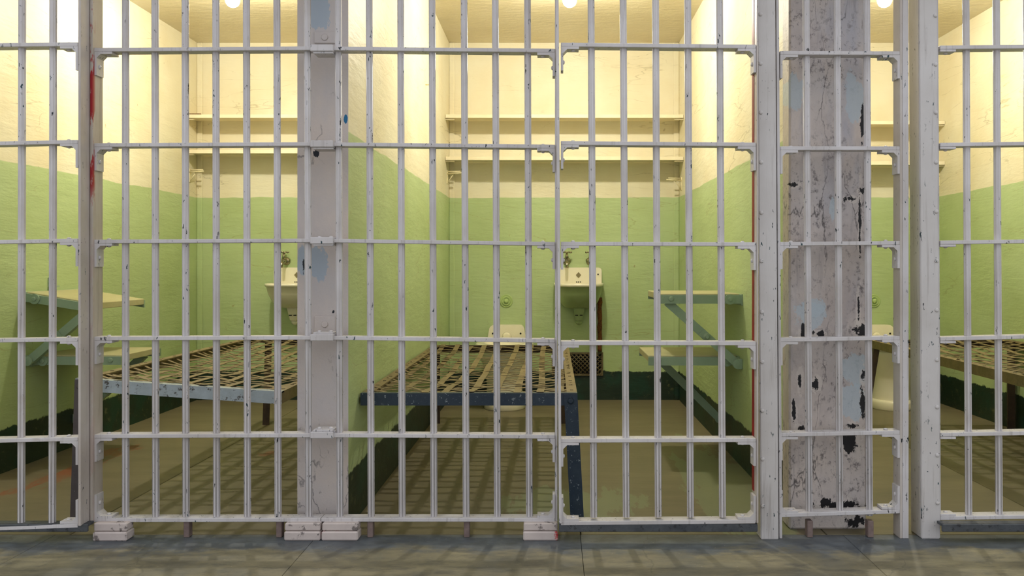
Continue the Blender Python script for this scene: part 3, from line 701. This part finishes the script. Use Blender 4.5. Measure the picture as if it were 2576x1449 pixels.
# --- folding tables and seats on the side walls
def slab(bm, ca, cb, th):       # four top corners -> plate
    pass
def fold(i, m, label, kind, u0, Z0, Z1, z, droop, cat):
    """plate from the side wall to u0 (distance from cell centre), between depths Z0 and Z1, top height z at the wall"""
    Xw = cx_(i, m, WID/2); Xo = cx_(i, m, u0); s = -1 if Xo < Xw else 1; L = abs(Xo-Xw)
    zt = lambda X: z-droop*abs(X-Xw)/L
    Ya, Yb = wy(Z0), wy(Z1)
    t = thing(kind, label, cat, (Xw, (Ya+Yb)/2, z-.3))
    def bar(bm, Xa, Xb, y0, y1, top, h):      # prismatic bar following the droop
        r = lambda X, d: [(X, y0, zt(X)-d), (X, y1, zt(X)-d), (X, y1, zt(X)-d-h), (X, y0, zt(X)-d-h)]
        hexa(bm, r(Xa, top), r(Xb, top)); return bm
    Xe = Xw+s*.012; tk = .028
    bm = bar(B(), Xe, Xo, Ya+.012, Yb, 0, tk)
    bmesh.ops.bevel(bm, geom=bm.edges[:], offset=.002, segments=1, affect='EDGES')
    obj('top', bm, 'table', t)
    for y in (Ya, Yb+.001):
        arm = obj('arm', bar(B(), Xw+s*.002, Xo, y, y+.011, .006, .036), 'tmetal', t)
        Xh = Xw+s*.055
        yy = y if y == Ya else y+.011
        sg = -1 if y == Ya else 1
        obj('hinge_disc', lathe(B(), [(.022, 0), (.022, sg*.006), (.010, sg*.007), (.010, sg*.012), (.006, sg*.014)], (Xh, yy, zt(Xh)-.024), 'y', 24, smooth=False), 'tmetal', arm)
        Xh2 = Xo-s*.045
        obj('rivet_head', lathe(B(), [(.012, 0), (.011, sg*.004), (.006, sg*.006)], (Xh2, yy, zt(Xh2)-.022), 'y', 16, smooth=False), 'tmetal', arm)
    obj('wall_plate', box(B(), min(Xw, Xw+s*.006), max(Xw, Xw+s*.006), Ya-.004, Yb+.03, z-.05, z-.002, .001), 'tmetal', t)
    # folding brace down to the wall
    if cat == 'table': yb, z2, X0b = Ya+.02, z-.30, Xo-s*.03
    else: yb, z2, X0b = Yb-.03, z-.335, Xo-s*.07
    a = Vector((X0b, yb, zt(X0b)-.035)); b = Vector((Xw+s*.02, yb, z2)); dv = (b-a).normalized(); nrm = Vector((dv.z, 0, -dv.x)); hw = .018
    mid = a.lerp(b, .56)
    def link(p, q, off, w):
        bm = B(); lo = [p-nrm*w+Vector((0, off, 0)), p+nrm*w+Vector((0, off, 0)), q+nrm*w+Vector((0, off, 0)), q-nrm*w+Vector((0, off, 0))]
        prism(bm, lo, (0, .008, 0))
        prism(bm, [v+Vector((0, .0081, 0)) for v in (lo[0], lo[0]+nrm*.006, lo[3]+nrm*.006, lo[3])], (0, .022, 0)); return bm
    br = obj('brace_link', link(a, mid+dv*.03, 0, hw), 'tmetal', t)
    br2 = obj('brace_link', link(mid-dv*.03, b, -.0085, hw*.95), 'tmetal', t)
    obj('brace_pivot', lathe(B(), [(.015, 0), (.014, -.005), (.007, -.010), (.007, -.022)], (mid.x, yb-.0085, mid.z), 'y', 16, smooth=False), 'tmetal', br2)
    obj('brace_foot', lathe(B(), [(.021, 0), (.021, -.010), (.008, -.012)], (b.x, yb-.0085, b.z), 'y', 20, smooth=False), 'tmetal', br2)
    obj('wall_clip', box(B(), min(Xw, b.x), max(Xw, b.x), yb-.02, yb+.02, z2-.022, z2+.022, .002), 'tmetal', t)
uT, uS = .455-XC[1], .41-XC[1]
fold(1, 1, 'level cream fold-down table with pale green brackets', 'fold_down_table', uT, 3.70, 4.19, wz(739, 3.70), 0, 'table')
fold(1, 1, 'cream fold-down stool below the level table', 'folding_stool', uS, 3.762, 4.16, wz(895, 3.762), 0, 'stool')
fold(0, -1, 'drooping cream fold-down table near the tilted pale blue bed', 'fold_down_table', .43, 3.74, 4.20, wz(733, 3.74), .050, 'table')
fold(0, -1, 'cream fold-down stool below the drooping table', 'folding_stool', uS, 3.80, 4.18, wz(894, 3.80), .0, 'stool')
# small angle clip on the wall above the drooping table
Zc = 3.93; X = XL[0]
bm = B(); z = wz(722, Zc)
prism(bm, [(X, wy(Zc), z), (X+.036, wy(Zc), z), (X+.036, wy(Zc), z+.006), (X+.006, wy(Zc), z+.006), (X+.006, wy(Zc), z+.042), (X, wy(Zc), z+.042)], (0, .03, 0))
tag(obj('angle_clip', bm, 'tmetal'), 'small steel angle clip on the wall just above the drooping table', 'clip')
# nail on the wall over the dark blue bed
Zn = 4.55
bm = B(); tube(bm, [(XL[1], wy(Zn), wz(213, Zn)), (XL[1]+.022, wy(Zn), wz(213, Zn)), (XL[1]+.024, wy(Zn), wz(213, Zn)-.012)], .0035, 8)
tag(obj('wall_nail', bm, 'hook'), 'bent nail high on the cream wall beside the dark blue bed', 'nail')
# short stick lying on the upper shelf of the left cell
zs = wz(288, ZB-.203)
tag(obj('wood_stick', box(B(), XL[0]+.004, XL[0]+.10, YB-.195, YB-.183, zs, zs+.008, .001), 'rust'), 'short brown stick lying on the end of the shelf over the pale blue bed', 'stick')
